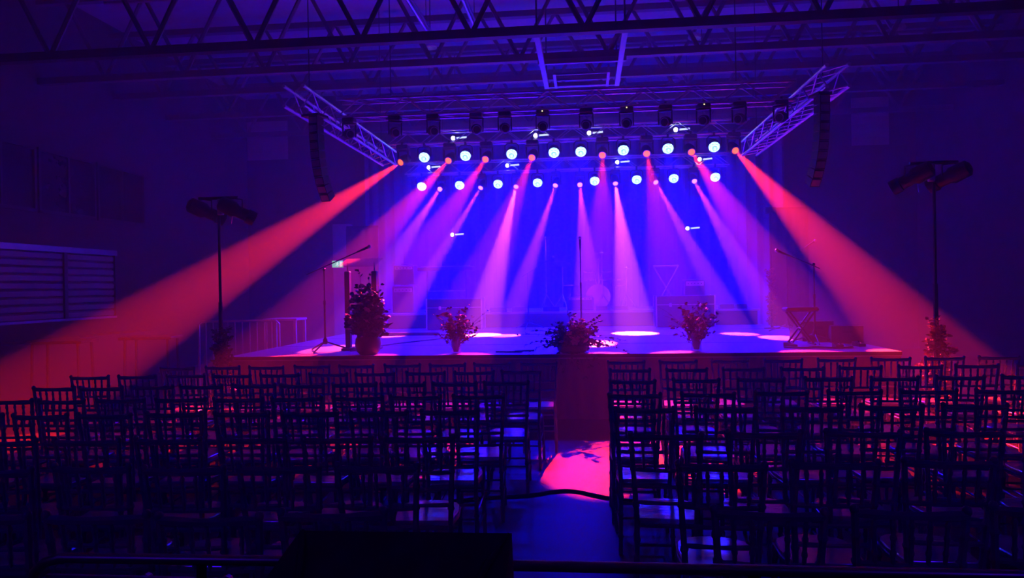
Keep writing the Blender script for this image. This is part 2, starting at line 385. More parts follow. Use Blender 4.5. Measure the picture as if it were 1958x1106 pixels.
def moving_head(lens_pos, target, label, lens, group, power=0, color=None, angle=10, sc=1.0, clamp_top=None):
    lp = Vector(lens_pos); d = (Vector(target)-lp).normalized(); piv = lp - d*.10*sc
    a = head_meshes(lens)
    t = thing('moving_head', label, 'moving head', piv, 0, group); t.scale = (sc,)*3
    yaw = math.atan2(d.y, d.x) + math.pi/2
    h = place('head', a['head'], t); h.rotation_mode = 'QUATERNION'; h.rotation_quaternion = look(d)
    place('lens_ring', a['ring'], h); place('lens', a['lens'], h)
    place('yoke', a['yoke'], t, rot=(0,0,yaw)); place('base', a['base'], t)
    c = place('clamp', a['clamp'], t)
    if clamp_top is not None:
        L = (clamp_top-piv.z)/sc - .31; c.scale = (1,1,max(L,.05)/.09); c.location = (0,0,.31-.31*max(L,.05)/.09)
    if power: spot(lp + d*.07, d, 'moving_head_light', power, color, angle, .25, .035)
    return t
ORD = ['first', 'second', 'third', 'fourth', 'fifth', 'sixth', 'seventh', 'eighth']
URX = (-3.68,-2.70,-1.95,-1.02,.37,1.23,2.09,2.92)
UT = ((-7.0,7.4,0),(-4.26,7.4,0),(-3.13,7.4,0),(-1.80,7.45,0),(.13,7.35,0),(1.17,7.5,0),(2.99,7.5,0),(4.15,7.55,0))
for i in range(8):
    moving_head((URX[i], 14.5, 4.28), UT[i], 'lit red-beam moving head on the upper row, %s counting from the lectern side' % ORD[i], 'red_lens', 'upper row of red moving heads', RED_W*(3.0,1.3,.9,.6,.55,.65,1.1,3.0)[i], (1,.016,.008), 9.2, 1, 4.65)
LRX = (-3.28,-2.34,-1.53,-.64,-.09,.70,1.59,2.43)
LT = ((-3.75,10.6,SZ),(-3.6,13.3,SZ),(-1.95,13.4,SZ),(-1.45,13.1,SZ),(.1,11.2,SZ),(.87,13.4,SZ),(2.6,12.9,SZ),(3.05,11.9,SZ))
for i in range(8):
    moving_head((LRX[i], 16.5, 3.99), LT[i], 'lit pink-beam moving head on the lower row, %s counting from the lectern side' % ORD[i], 'pink_lens', 'lower row of pink moving heads', RED2_W*(1,1,1.5,1,1,1.6,1,1)[i], (1,.085 if i in (2,5) else .05,.10), (6.6,6.6,10.5,6.8,6.8,11,6.8,6.8)[i], .85, 4.37)
NRM = ['first', 'second', 'third', 'fourth', 'fifth', 'sixth', 'seventh', 'eighth', 'ninth', 'tenth', 'eleventh', 'twelfth']
for i, x in enumerate((-3.34,-2.67,-2.11,-1.50,-1.09,-.56,.04,.60,1.12,1.64,2.11,2.66)):
    q = moving_head((x, 10.3, 3.97), (x*.8+random.uniform(-.1,.1), 9.3, 3.72), 'unlit black moving head under the front truss, %s counting from the lectern side' % NRM[i], 'dark_lens', 'unlit moving heads on the front truss', sc=.75, clamp_top=4.215)
    if i in (5, 7, 9): MB().ball((.0,-.11,.27), .012, 8, 5).build('status_light', M['led'], q)
# LED pars
PAR = {'body': MB().lathe([(.05,.16),(.10,.13),(.115,.05),(.118,-.03),(.112,-.03),(.108,-.01)], 20).mesh('body', M['black']),
       'lens': MB().lathe([(.107,-.012),(.104,-.035),(.09,-.065),(.06,-.09),(.03,-.10),(.001,-.103)], 20).mesh('lens', M['blue_lens'])}
yk = MB()
yk.tube([(-.135,0,0),(-.135,0,.16),(-.09,0,.2),(.09,0,.2),(.135,0,.16),(.135,0,0)], .012, 6); PAR['yoke'] = yk.mesh('yoke', M['blackm'])
PAR['clamp'] = MB().box((-.02,-.03,.2),(.02,.05,.30)).mesh('clamp', M['blackm'])
def par(pos, d, label, group, power, angle, top, face=(0,-1,-.75), color=(.001,.0005,1)):
    t = thing('led_par', label, 'stage light', pos, 0, group)
    bd = place('body', PAR['body'], t); bd.rotation_mode = 'QUATERNION'; bd.rotation_quaternion = look(face); place('lens', PAR['lens'], bd)
    place('yoke', PAR['yoke'], t); c = place('clamp', PAR['clamp'], t)
    L = max(top-pos[2]-.2, .05); c.scale = (1,1,L/.1); c.location = (0,0,.2-.2*L/.1)
    spot(Vector(pos)+Vector(face).normalized()*.16, d, 'led_par_light', power, color, angle, 1.0, .1)
for i, x in enumerate((-3.19,-2.35,-1.42,-.58,-.05,.78,1.64,2.52)):
    par((x, 14.52, 4.38), (0,-.5,-1), 'round blue LED stage light on the upper row, %s counting from the lectern side' % ORD[i], 'upper row of blue stage lights', BLUE_W, 98, 4.65)
for i, x in enumerate((-3.70,-2.82,-1.94,-1.04,.24,1.17,1.98,2.88)):
    par((x, 16.52, 4.08), (0,.22,-1), 'round blue LED stage light on the lower row, %s counting from the lectern side' % ORD[i], 'lower row of blue stage lights', BLUE2_W, 110, 4.37)
for i, x in enumerate((-4.5, 4.0)):                       # added unseen fill lamps and brackets behind the camera, brightening the nearest chairs
    par((x, YF+.35, 4.6), (0,1,-.55), 'added unseen blue fill light high on the rear wall, %s' % ('shutter side', 'far side')[i], 'added rear wall fill lights', FILL_W, 120, 5.1, (0,1,-.55), (.04,.0,1))
    o = MB().box((x-.3, YF+.001, 5.06), (x+.3, YF+.45, 5.1)).build('fill_lamp_bracket', M['blackm']); tag(o, 'added black wall bracket holding the unseen rear fill light, %s' % ('shutter side', 'far side')[i], 'bracket', 'added rear wall brackets')
# small white work lamps: glowing bulb with a short glowing tube
wl = MB().ball((0,0,0), .045, 12, 8).mesh('bulb', M['white_lamp']); tb = MB().tube([(.06,0,0),(.27,0,.012)], .018, 8).mesh('lamp_tube', M['tube_lamp'])
sk = MB().tube([(.02,0,0),(.07,0,.003)], .028, 8).mesh('socket', M['galv'])
WL = [((-2.6,14.55,4.74),'above the second blue light of the upper row'),((-.94,14.55,4.73),'above the fourth red lamp of the upper row'),((.12,14.55,4.74),'beside the centre of the upper truss'),((1.80,14.55,4.74),'above the seventh blue light of the upper row'),
      ((-3.53,16.5,4.50),'at the lectern end of the rear truss'),((-1.72,16.5,4.48),'left of centre on the rear truss'),((.75,16.5,4.47),'right of centre on the rear truss'),((2.55,16.5,4.47),'at the bench end of the rear truss'),
      ((-3.10,17.0,2.98),'hanging low over the keyboard'),((2.33,17.0,2.99),'hanging low over the small amplifier')]
for i, (p, w) in enumerate(WL):
    t = thing('work_lamp', 'small white glowing lamp with short tube ' + w, 'lamp', p, 0, 'small white work lamps')
    place('bulb', wl, t); place('lamp_tube', tb, t); place('socket', sk, t)
    top = (4.68 - p[2]) if i < 4 else (4.4-p[2])
    if i < 8: MB().box((.03,-.0,-.015),(.05,.14 if i < 4 else .2,.015)).build('arm', M['blackm'], t)
    else: MB().tube([(.04,0,.01),(.04,-.2,4.37-p[2])], .004, 5).build('cable', M['black'], t)

# ------------------------------------------------------------------ hanging line arrays
cab = MB().prism([(-.1,-.053),(.04,-.042),(.04,.042),(-.1,.053)], -.065, .065, 'x'); cabm = cab.mesh('cabinet', M['black'])
gr = MB().box((-.055,-.104,-.04),(.055,-.1,.04)).mesh('grille', M['galv'])
for i, (x, yaw, lab) in enumerate(((-3.44, -.25, 'curved hanging line array speaker at the lectern side truss end'), (2.88, .25, 'curved hanging line array speaker at the bench side truss end'))):
    t = thing('line_array', lab, 'line array', (x, 9.25, 3.98), yaw, 'hanging line arrays')
    fx = .0 if i else 0
    MB().box((-.17 if i == 0 else -.09,-.11,.0),(.09,.11,.03)).build('flying_frame', M['blackm'], t)
    MB().tube([(-.15 if i == 0 else .05,0,.02),(-.15 if i == 0 else .05,0,.14 if i == 0 else .09)], .012, 6).build('hanger', M['galv'], t)
    ang = 0; y = 0; z = -.055
    for k in range(10):
        c = place('cabinet', cabm, t, (0, y, z), (ang, 0, 0)); place('grille', gr, c)
        ang += R(.6+.75*k); z -= .108*math.cos(ang); y += .108*math.sin(ang)

# ------------------------------------------------------------------ things on the stage
def mic_stand(name, label, loc, h, boom=None, mic=True, rz=0, base='tripod'):
    t = thing(name, label, 'microphone stand', loc, rz, 'microphone stands')
    if base == 'tripod':
        MB().lathe([(.02,.10),(.035,.11),(.035,.16),(.016,.2)], 10).build('hub', M['black'], t)
        for k in range(3):
            a = 2*math.pi*k/3 + .4; MB().tube([(0,0,.14),(.30*math.cos(a),.30*math.sin(a),.03),(.34*math.cos(a),.34*math.sin(a),.012)], .011, 6).build('leg', M['black'], t)
    else:
        MB().lathe([(.13,0),(.13,.02),(.03,.035),(.015,.06)], 18).build('base', M['black'], t)
    MB().tube([(0,0,.02 if base != 'tripod' else .1),(0,0,h*.6),(0,0,h*.6),(0,0,h)], [.014,.014,.009,.009], 8).build('pole', M['black'], t)
    MB().tube([(0,0,h*.57),(0,0,h*.62)], .018, 8).build('clutch', M['black'], t)
    top = Vector((0,0,h)); d = Vector((0,-.3,1)).normalized()
    if boom:
        b0, b1 = Vector(boom[0]), Vector(boom[1]); MB().tube([b0, b1], .008, 6).build('boom', M['black'], t); MB().ball((0,0,h), .022, 8, 6).build('boom_joint', M['black'], t)
        top = b1; d = (b1-b0).normalized()
    if mic:
        m = MB().tube([top - d*.04, top + d*.14], [.012,.018], 8).build('microphone', M['black'], t); MB().ball(top + d*.16, .028, 10, 6).build('mic_grille', M['ring'], m)
    return t
mic_stand('microphone_stand', 'boom microphone stand beside the lectern, boom rising to the right', (-3.72, 10.15, SZ), 1.17, ((-.26,0,1.10),(.52,0,1.42)))
mic_stand('microphone_stand', 'boom microphone stand behind the keyboard bench, boom rising to the left', (3.22, 10.75, SZ), 1.12, ((.08,0,1.06),(-.36,0,1.26)), rz=.0)
mic_stand('microphone_stand', 'slim straight microphone stand at the stage centre', (-.08, 12.0, SZ), 1.5, base='disc')
mic_stand('microphone_stand', 'far microphone stand beside the masking panel behind the bench', (3.5, 13.2, SZ), 1.35, ((.05,0,1.3),(.35,0,1.5)))
mic_stand('microphone_stand', 'far boom microphone stand reaching over the riser at centre', (-1.2, 15.2, SZ), 1.15, ((-.12,0,1.08),(.40,0,1.40)))

# lectern: two dark posts, clear sheet top
t = thing('lectern', 'lectern with two dark posts and a clear acrylic top', 'lectern', (-3.24, 10.35, SZ))
for x in (-.2, .2): MB().cbox((x,0,.57),(.075,.10,1.14),.01).build('post', M['black'], t)
MB().cbox((0,0,.02),(.52,.36,.035),.01).build('base', M['caseb'], t)
o = MB().prism([(-.20,1.20),(.20,1.32),(.20,1.335),(-.20,1.215)], -.27, .27, 'x').build('top_sheet', M['acrylic'], t)
for x in (-.2,.2): MB().tube([(x,0,1.13),(x,0,1.26)], .012, 6).build('standoff', M['chrome'], t)
MB().box((-.16,.05,.62),(.16,.065,.66)).build('cross_bar', M['black'], t)

# keyboard bench, black stage boxes, keyboard stand and so on
t = thing('keyboard_bench', 'folding bench with crossed legs and dark padded seat near the stage edge', 'bench', (2.98, 10.6, SZ))
MB().cbox((0,0,.49),(.44,.28,.06),.02).build('seat', M['black'], t)
for y in (-.1, .1):
    for s in (-1, 1): MB().tube([(-s*.17,y,.46),(s*.15,y,.015)], .014, 8).build('leg', M['blackm'], t)
for s in (-1, 1): MB().tube([(s*.15,-.17,.014),(s*.15,.17,.014)], .014, 8).build('foot_bar', M['black'], t)
MB().tube([(0,-.1,.23),(0,.1,.23)], .018, 8).build('pivot', M['chrome'], t)
for i, (x, y, w, d, h, lab) in enumerate(((3.36,11.4,.46,.5,.29,'low black floor monitor behind the microphone stand'), (3.68,10.9,.42,.34,.24,'low black floor monitor at the stage corner'))):
    t = thing('floor_monitor', lab, 'monitor', (x, y, SZ), [.1,-.15][i], 'floor monitors')
    MB().prism([(-d/2,0),(d/2,0),(d/2,h*.35),(.0,h),(-d/2,h)], -w/2, w/2, 'x').build('cabinet', M['caseb'], t)
    MB().prism([(d/2-.01,h*.38),(.02,h-.005),(.03,h+.005),(d/2,h*.40)], -w/2+.03, w/2-.03, 'x').build('grille', M['black'], t)
    MB().box((-.07,-d/2-.006,h*.6),(.07,-d/2,h*.75)).build('handle', M['blackm'], t)
for i, (x, y, lab) in enumerate(((3.3,10.05,'small black effects pedal in front of the bench'), (3.62,10.2,'small black effects pedal near the stage corner'), (2.72,10.15,'small black effects pedal at the bench foot'))):
    t = thing('pedal', lab, 'pedal', (x, y, SZ), .2*i, 'effects pedals'); MB().prism([(-.08,0),(.08,0),(.08,.06),(-.08,.035)], -.05, .05, 'x').build('housing', M['blackm'], t); MB().lathe([(.012,0),(.012,.02)], 8, (0,-.04,.04)).build('switch', M['chrome'], t); MB().lathe([(.01,0),(.01,.02)], 8, (.02,.04,.055)).build('knob', M['black'], t)
def road_case(label, x, y, z, w, d, h):
    t = thing('road_case', label, 'road case', (x, y, z), 0, 'road cases on the stage')
    MB().cbox((0,0,h/2),(w-.02,d-.02,h-.02),.01).build('body', M['caseb'], t)
    for sx in (-1,1):
        for sy in (-1,1): MB().cbox((sx*(w/2-.012),sy*(d/2-.012),h/2),(.028,.028,h),.004).build('edge_strip', M['alu'], t)
    for zz in (h*.3,):
        MB().box((-w/2+.02,-d/2+.0,h*.7),(w/2-.02,-d/2+.012,h*.7+.012)).build('lid_seam', M['alu'], t)
    for sx in (-.25,.25): MB().cbox((sx*w,-d/2+.002,h*.7),(.06,.02,.07),.005).build('latch', M['chrome'], t)
    return t
road_case('wide dark road case in front of the riser behind the lectern-side flower vase', -2.73, 15.25, SZ, 1.18, .5, .66)
road_case('wide dark road case in front of the riser behind the bench-side flower vase', 1.99, 15.25, SZ, 1.18, .5, .65)
def amp(label, x, y, z, w, d, h):
    t = thing('amplifier', label, 'amplifier', (x, y, z), 0, 'amplifiers')
    MB().cbox((0,0,h/2),(w,d,h),.02).build('cabinet', M['caseb'], t); MB().box((-w/2+.04,-d/2-.006,.04),(w/2-.04,-d/2,h*.72)).build('grille', M['riser'], t)
    MB().box((-w/2+.04,-d/2-.008,h*.78),(w/2-.04,-d/2,h*.93)).build('control_panel', M['alu'], t)
    for k in range(5): MB().lathe([(.013,0),(.011,.018)], 8, M=Matrix.Rotation(R(90),4,'X'), c=(-w/2+.09+k*(w-.18)/4,-d/2-.008,h*.855)).build('knob', M['black'], t)
    MB().tube([(-.1,0,h),(-.09,0,h+.03),(.09,0,h+.03),(.1,0,h)], .01, 6).build('handle', M['black'], t)
    return t
amp('small amplifier beside the folded-up keyboard stand on the riser', 2.35, 16.35, 1.184, .46, .35, .64)
amp('low amplifier in the middle of the riser front', -.12, 16.2, 1.184, .58, .35, .30)
amp('lower cabinet of the stacked amplifiers at the keyboard', -4.08, 16.3, 1.184, .5, .4, .6)
amp('upper cabinet of the stacked amplifiers at the keyboard', -4.06, 16.3, 1.818, .48, .36, .44)
t = thing('keyboard_stand', 'empty crossed keyboard stand on the riser beside the small amplifier', 'keyboard stand', (1.79, 16.6, 1.184))
for y in (-.06, .06):
    s = 1 if y > 0 else -1; MB().tube([(-s*.27,y,.95),(s*.25,y,.02)], .018, 8).build('leg', M['galv'], t)
MB().tube([(-.28,0,.95),(.28,0,.95)], .022, 8).build('top_bar', M['galv'], t)
for s in (-1, 1): MB().tube([(s*.25,-.2,.016),(s*.25,.2,.016)], .016, 8).build('foot_bar', M['black'], t)
t = thing('stage_piano', 'long dark stage piano on its stand beside the stacked amplifiers', 'keyboard', (-3.16, 16.5, 1.184))
MB().cbox((0,0,.98),(1.28,.34,.10),.02).build('body', M['black'], t)
for k in range(24): MB().box((-.56+k*.0467,-.16,1.031),(-.56+k*.0467+.043,-.03,1.042)).build('key', M['drumhead'], t)
for x in (-.45,.45):
    MB().tube([(x,0,.93),(x,0,.04)], .02, 8).build('leg', M['blackm'], t); MB().tube([(x,-.22,.018),(x,.22,.018)], .018, 8).build('foot_bar', M['black'], t)
MB().tube([(-.45,0,.48),(.45,0,.48)], .015, 8).build('cross_bar', M['chrome'], t)
# drums
def drum(name, label, loc, r, h, ax='z', legs=True, tilt=0):
    t = thing(name, label, 'drum', loc, 0, 'drum kit')
    Q = Matrix.Rotation(R(90),4,'X') if ax == 'y' else Matrix.Rotation(tilt,4,'X')
    MB().lathe([(r,-h/2),(r,h/2)], 24, M=Q).build('shell', M['drum'], t)
    for s in (-1, 1):
        MB().lathe([(r*.97,s*(h/2+.004)),(.001,s*(h/2+.004))], 24, M=Q).build('head', M['drumhead'], t)
        MB().lathe([(r+.012,s*h/2-.012),(r+.012,s*h/2+.012),(r-.01,s*h/2+.012)], 24, M=Q).build('hoop', M['chrome'], t)
    if legs:
        for k in range(3):
            a = 2*math.pi*k/3 + .5
            if ax == 'y': a = [-.5, math.pi+.5, 0][k]
            if ax == 'y' and k == 2: continue
            MB().tube([(r*math.cos(a)*.98,0 if ax=='y' else r*math.sin(a)*.98,0),(r*math.cos(a)*1.15,0 if ax=='y' else r*math.sin(a)*1.1,-loc[2]+1.186)], .009, 6).build('leg', M['chrome'], t)
    return t
drum('bass_drum', 'large bass drum at the centre of the drum kit', (.28, 17.1, 1.184+.285), .27, .4, 'y')
drum('floor_tom', 'floor tom standing beside the bass drum', (-.36, 17.3, 1.55), .2, .38)
drum('snare_drum', 'shallow snare drum right of the bass drum', (.78, 17.45, 1.78), .18, .14)
for tx, side in ((.08, 'floor tom'), (.48, 'snare')):
    q = drum('rack_tom', 'rack tom above the bass drum, on the %s side' % side, (tx, 17.1, 1.98), .14, .2, legs=False, tilt=.3)
    MB().tube([((.28-tx)*.6,0,0),((.28-tx)*.9,0,-.235)], .012, 8).build('mount', M['chrome'], q)
for i, (x, y, z, r, rx, ry, lab) in enumerate(((.37,16.6,2.45,.22,.12,.02,'shiny ride cymbal highest above the rack toms'), (-.53,17.0,2.26,.22,-.25,.12,'tilted crash cymbal over the floor tom'), (-.92,17.2,2.86,.16,.2,-.5,'small tilted splash cymbal highest at the back'), (.31,17.6,2.34,.13,.3,0,'small cymbal just below the ride cymbal'), (.95,17.3,2.12,.18,.05,.1,'pair of hi-hat cymbals beside the snare drum'))):
    t = thing('cymbal_stand', lab + ' on its stand', 'cymbal', (x, y, 1.184), 0, 'cymbals of the drum kit')
    Q = Matrix.Rotation(rx,4,'X') @ Matrix.Rotation(ry,4,'Y')
    MB().lathe([(r,-.012),(r*.5,.006),(r*.22,.012),(r*.14,.035),(.004,.04)], 24, (0,0,z-1.184), Q).build('cymbal', M['brass'], t)
    MB().tube([(0,0,.25),(0,0,z-1.17)], .011, 8).build('pole', M['chrome'], t)
    for k in range(3): a = 2*math.pi*k/3+i; MB().tube([(0,0,.35),(.22*math.cos(a),.22*math.sin(a),.012)], .008, 6).build('leg', M['chrome'], t)
# little effects and cables that line the riser front
def cable(name, label, pts, r, m='black'):
    p = [Vector(q) for q in pts]; out = []
    for i in range(len(p)-1):
        a = p[max(i-1,0)]; b = p[i]; c = p[i+1]; d = p[min(i+2,len(p)-1)]
        for k in range(6):
            u = k/6; out.append(.5*((2*b)+(c-a)*u+(2*a-5*b+4*c-d)*u*u+(3*b-a-3*c+d)*u**3))
    out.append(p[-1]); o = MB().tube(out, r, 6).build(name, M[m]); return tag(o, label, 'cable', 'cables')
cable('cable', 'black cable crossing the aisle floor between the chair blocks', ((-1.2,5.75,.012),(-.83,5.9,.012),(-.5,5.98,.012),(-.29,6.1,.012),(-.12,6.12,.012),(.16,5.93,.012),(.5,5.8,.012)), .013)
cable('cable', 'thin black cable coiling from the bench across the stage corner', ((2.6,10.0,SZ+.016),(2.8,9.85,SZ+.016),(3.0,9.95,SZ+.016),(3.2,9.8,SZ+.016),(3.45,9.95,SZ+.016),(3.5,10.4,SZ+.016)), .012)
cable('cable', 'thin black cable running along the stage from the lectern', ((-3.3,10.0,SZ+.016),(-3.0,11.2,SZ+.016),(-2.4,12.6,SZ+.016),(-2.6,14.4,SZ+.016)), .011)
cable('cable', 'black cable curled on the stage edge left of the centre flowers', ((-1.2,9.65,SZ+.016),(-1.0,9.55,SZ+.02),(-.85,9.62,SZ+.016),(-.95,9.75,SZ+.016),(-.7,9.8,SZ+.016)), .012)
o = MB().cbox((-3.35,13.4,SZ+.03),(1.25,.10,.06),.01).build('floor_strip', M['black']); tag(o, 'low black cable ramp strip lying on the stage behind the lectern flowers', 'cable ramp')
for i, (x, w) in enumerate(((-1.9,.35),(-1.45,.3),(.35,.25),(.75,.3),(2.95,.3),(3.25,.22),(-.75,.35))):
    t = thing('stage_box', 'small black connector box on the riser edge, %s counting from the piano' % NRM[[0,1,3,4,5,6,2][i]], 'connector box', (x, 15.85, 1.184), random.uniform(-.2,.2), 'connector boxes on the riser edge')
    MB().prism([(-.09,0),(.09,0),(.07,.08),(-.05,.10)], -w/2, w/2, 'x').build('housing', M['blackm'], t)
    for k in range(4): MB().lathe([(.014,0),(.014,.015)], 8, (-w/2+.05+k*(w-.1)/3,-.03,.09)).build('socket', M['chrome'], t)

# crowd barrier and side table beside the stage
t = thing('crowd_barrier', 'metal crowd barrier with upright bars beside the stage', 'barrier', (-5.5, 11.3, 0))
MB().tube([(-.75,0,.02),(-.75,0,1.2),(-.7,0,1.25),(.55,0,1.25),(.6,0,1.2),(.6,0,.02)], .02, 8).build('frame', M['galv'], t)
MB().tube([(-.75,0,.18),(.6,0,.18)], .016, 8).build('bottom_rail', M['galv'], t)
bar = MB().tube([(0,0,.18),(0,0,1.25)], .009, 6).mesh('bar', M['galv'])
for k in range(10): place('bar', bar, t, (-.63+k*.123, 0, 0))
for x in (-.6,.45): MB().box((x-.03,-.3,0),(x+.03,.3,.02)).build('foot', M['galv'], t)
t = thing('side_table', 'tall plain table on the floor beside the stage corner', 'table', (-5.35, 12.6, 0))
MB().cbox((0,0,1.22),(.62,.5,.04),.008).build('table_top', M['wall_pale'], t)
for sx in (-1,1):
    for sy in (-1,1): MB().cbox((sx*.27,sy*.21,.6),(.05,.05,1.2),.005).build('leg', M['wall_pale'], t)

# ------------------------------------------------------------------ flowers
def leaf(mb, p, d, L, w, roll):
    d = Vector(d).normalized(); s = d.cross(Vector((0,0,1)))
    s = s.normalized() if s.length > 1e-3 else Vector((1,0,0)); n = s.cross(d)
    s = (s*math.cos(roll)+n*math.sin(roll)); n = s.cross(d); p = Vector(p)
    mb.add([p, p+d*L*.35+s*w*.5+n*w*.12, p+d*L*.75+s*w*.38+n*w*.05-Vector((0,0,L*.05)), p+d*L-Vector((0,0,L*.12)), p+d*L*.75-s*w*.38+n*w*.05-Vector((0,0,L*.05)), p+d*L*.35-s*w*.5+n*w*.12, p+d*L*.5-n*w*.1],
           [(0,1,6),(1,2,6),(2,3,6),(3,4,6),(4,5,6),(5,0,6)])
def rnd(a, b): return random.uniform(a, b)
def flower_mesh(name, r, m):
    s = MB()
    for ring, (n, rr, up) in enumerate(((6, 1, .25), (5, .7, .55), (4, .4, .9))):
        for k in range(n):
            a = 2*math.pi*k/n + ring*.5; leaf(s, (0,0,0), (math.cos(a),math.sin(a),up), r*rr, r*.75, 0)
    s.ball((0,0,r*.15), r*.28, 8, 5)
    return s.mesh(name, m)
FLW = [flower_mesh('flower', .055, M['petal']), flower_mesh('flower', .045, M['petal2']), flower_mesh('flower', .065, M['petal'])]
def flowers(t, pts):
    for p in pts:
        o = place('flower', random.choice(FLW), t, p, (rnd(-.9,.9), rnd(-.9,.9), rnd(0,6))); k = rnd(.8,1.2); o.scale = (k,k,k)
def spray(stems, leaves, base, tip, nl, L, w, curve=.1, sr=.004):
    b = Vector(base); e = Vector(tip); mid = (b+e)/2 + Vector((0,0,curve)); P = []
    for k in range(7):
        u = k/6; P.append(b*(1-u)**2 + mid*2*u*(1-u) + e*u*u)
    stems.tube(P, [sr*(1-.1*k) for k in range(7)], 5)
    for k in range(nl):
        u = rnd(.25, 1); p = b*(1-u)**2 + mid*2*u*(1-u) + e*u*u; a = rnd(0, 6.28)
        leaf(leaves, p, (e-b).normalized()*.6 + Vector((math.cos(a),math.sin(a),rnd(-.6,.6))), L*rnd(.7,1.3), w*rnd(.7,1.3), rnd(0,6))
def finish(t, stems, leaves, lm):
    stems.build('stems', M['stem'], t)['kind'] = 'stuff'
    leaves.build('leaves', lm, t, smooth=False)['kind'] = 'stuff'
# tall arrangement in a pot in front of the lectern
t = thing('flower_arrangement', 'tall leafy flower arrangement in a dark round pot in front of the lectern', 'flowers', (-2.93, 9.62, SZ))
MB().lathe([(.11,0),(.15,.04),(.175,.14),(.165,.21),(.15,.235),(.14,.225),(.13,.2)], 20).build('pot', M['pot'], t)
st, lv = MB(), MB()
for k in range(110):
    a = rnd(0,6.28); z = rnd(.26,.95); rr = (.30 if z < .55 else .30-(z-.55)*.35)*math.sqrt(rnd(.15,1))
    spray(st, lv, (.03*math.cos(a),.03*math.sin(a),.2), (rr*math.cos(a),rr*.8*math.sin(a),z), 9, .085, .055, .06)
for x, z in ((-.27,.42),(.29,.62),(.03,1.08),(-.12,1.2),(.2,.95),(-.28,.68)): spray(st, lv, (0,0,.3), (x,0,z), 8, .07, .04, .05)
finish(t, st, lv, M['leaf'])
flowers(t, [(-.20,-.12,.62),(-.24,-.1,.52),(-.18,-.15,.45),(-.14,-.16,.78),(-.05,-.2,.68),(.05,-.2,.60),(.1,-.18,.82),(-.02,-.15,.92),(.18,-.15,.5),(-.24,-.1,.34),(.04,-.2,.45),(-.12,-.17,.58),(-.22,.05,.72)])
# two glass vases of dry branches
for i, (x, y, sgn, lab) in enumerate(((-1.74,9.66,1,'glass vase of dry leafy branches at the stage edge, lectern side of the aisle'), (1.42,9.72,-1,'glass vase of dry leafy branches at the stage edge, bench side of the aisle'))):
    t = thing('flower_vase', lab, 'flower vase', (x, y, SZ), 0, 'glass vases of dry branches')
    MB().lathe([(.065,0),(.07,.01),(.062,.12),(.075,.24),(.07,.24),(.057,.12),(.062,.02),(.001,.018)], 18).build('vase', M['glass'], t)
    st, lv = MB(), MB()
    for k in range(60):
        a = rnd(0,6.28); el = rnd(.0,1.0); rr = rnd(.08,.33); 
        spray(st, lv, (rnd(-.03,.03),rnd(-.03,.03),.02), (sgn*.0+rr*math.cos(a),rr*.7*math.sin(a),.30+.36*el-.12*(rr>.26)), 12, .05, .026, .10, .003)
    for (ex, ez) in ((.48,.58),(.42,.47),(.36,.38),(-.1,.62)): spray(st, lv, (0,0,.1), (sgn*ex,0,ez), 3 if i == 0 else 8, .03, .014, .12, .0035)
    finish(t, st, lv, M['leafdry'])
    flowers(t, [(-.2*sgn,-.08,.46),(-.12*sgn,-.1,.52),(.02,-.12,.42),(.12*sgn,-.1,.5),(-.05*sgn,-.12,.36)])
# wide arrangement at the centre of the stage edge
t = thing('flower_arrangement', 'wide low dark flower arrangement trailing over the stage edge at the aisle', 'flowers', (-.18, 9.6, SZ))
MB().lathe([(.14,0),(.2,.03),(.21,.09),(.19,.1),(.18,.06)], 20).build('bowl', M['pot'], t)
st, lv = MB(), MB()
for k in range(150):
    a = rnd(0,6.28); el = rnd(.0,1); rr = rnd(.15,.46)*(1-.45*el)
    spray(st, lv, (.08*math.cos(a),.05*math.sin(a),.05), (rr*1.1*math.cos(a),rr*.42*math.sin(a),.06+.34*el), 9, .055, .032, .08)
for (x, z) in ((-.56,.10),(-.5,.02),(-.44,.3),(.58,.16),(.62,.0),(.5,.1),(.3,.48),(.34,.42),(-.05,.55),(.02,.52),(-.62,.24)): spray(st, lv, (0,-.05,.12), (x*1.15,-.12 if z > .05 else -.15,z), 16, .05, .026, .12)
for k in range(8): a = -.3+.09*k; spray(st, lv, (a*.3,-.1,.1), (a,-.26,-.12-rnd(0,.2)), 8, .05, .03, .12)
finish(t, st, lv, M['leaf'])
flowers(t, [(rnd(-.3,.34),-.16+rnd(-.05,.05),rnd(.1,.36)) for k in range(16)] + [(.36,-.1,.22),(.3,-.1,.3),(-.02,-.12,.4),(.12,0,.42)])
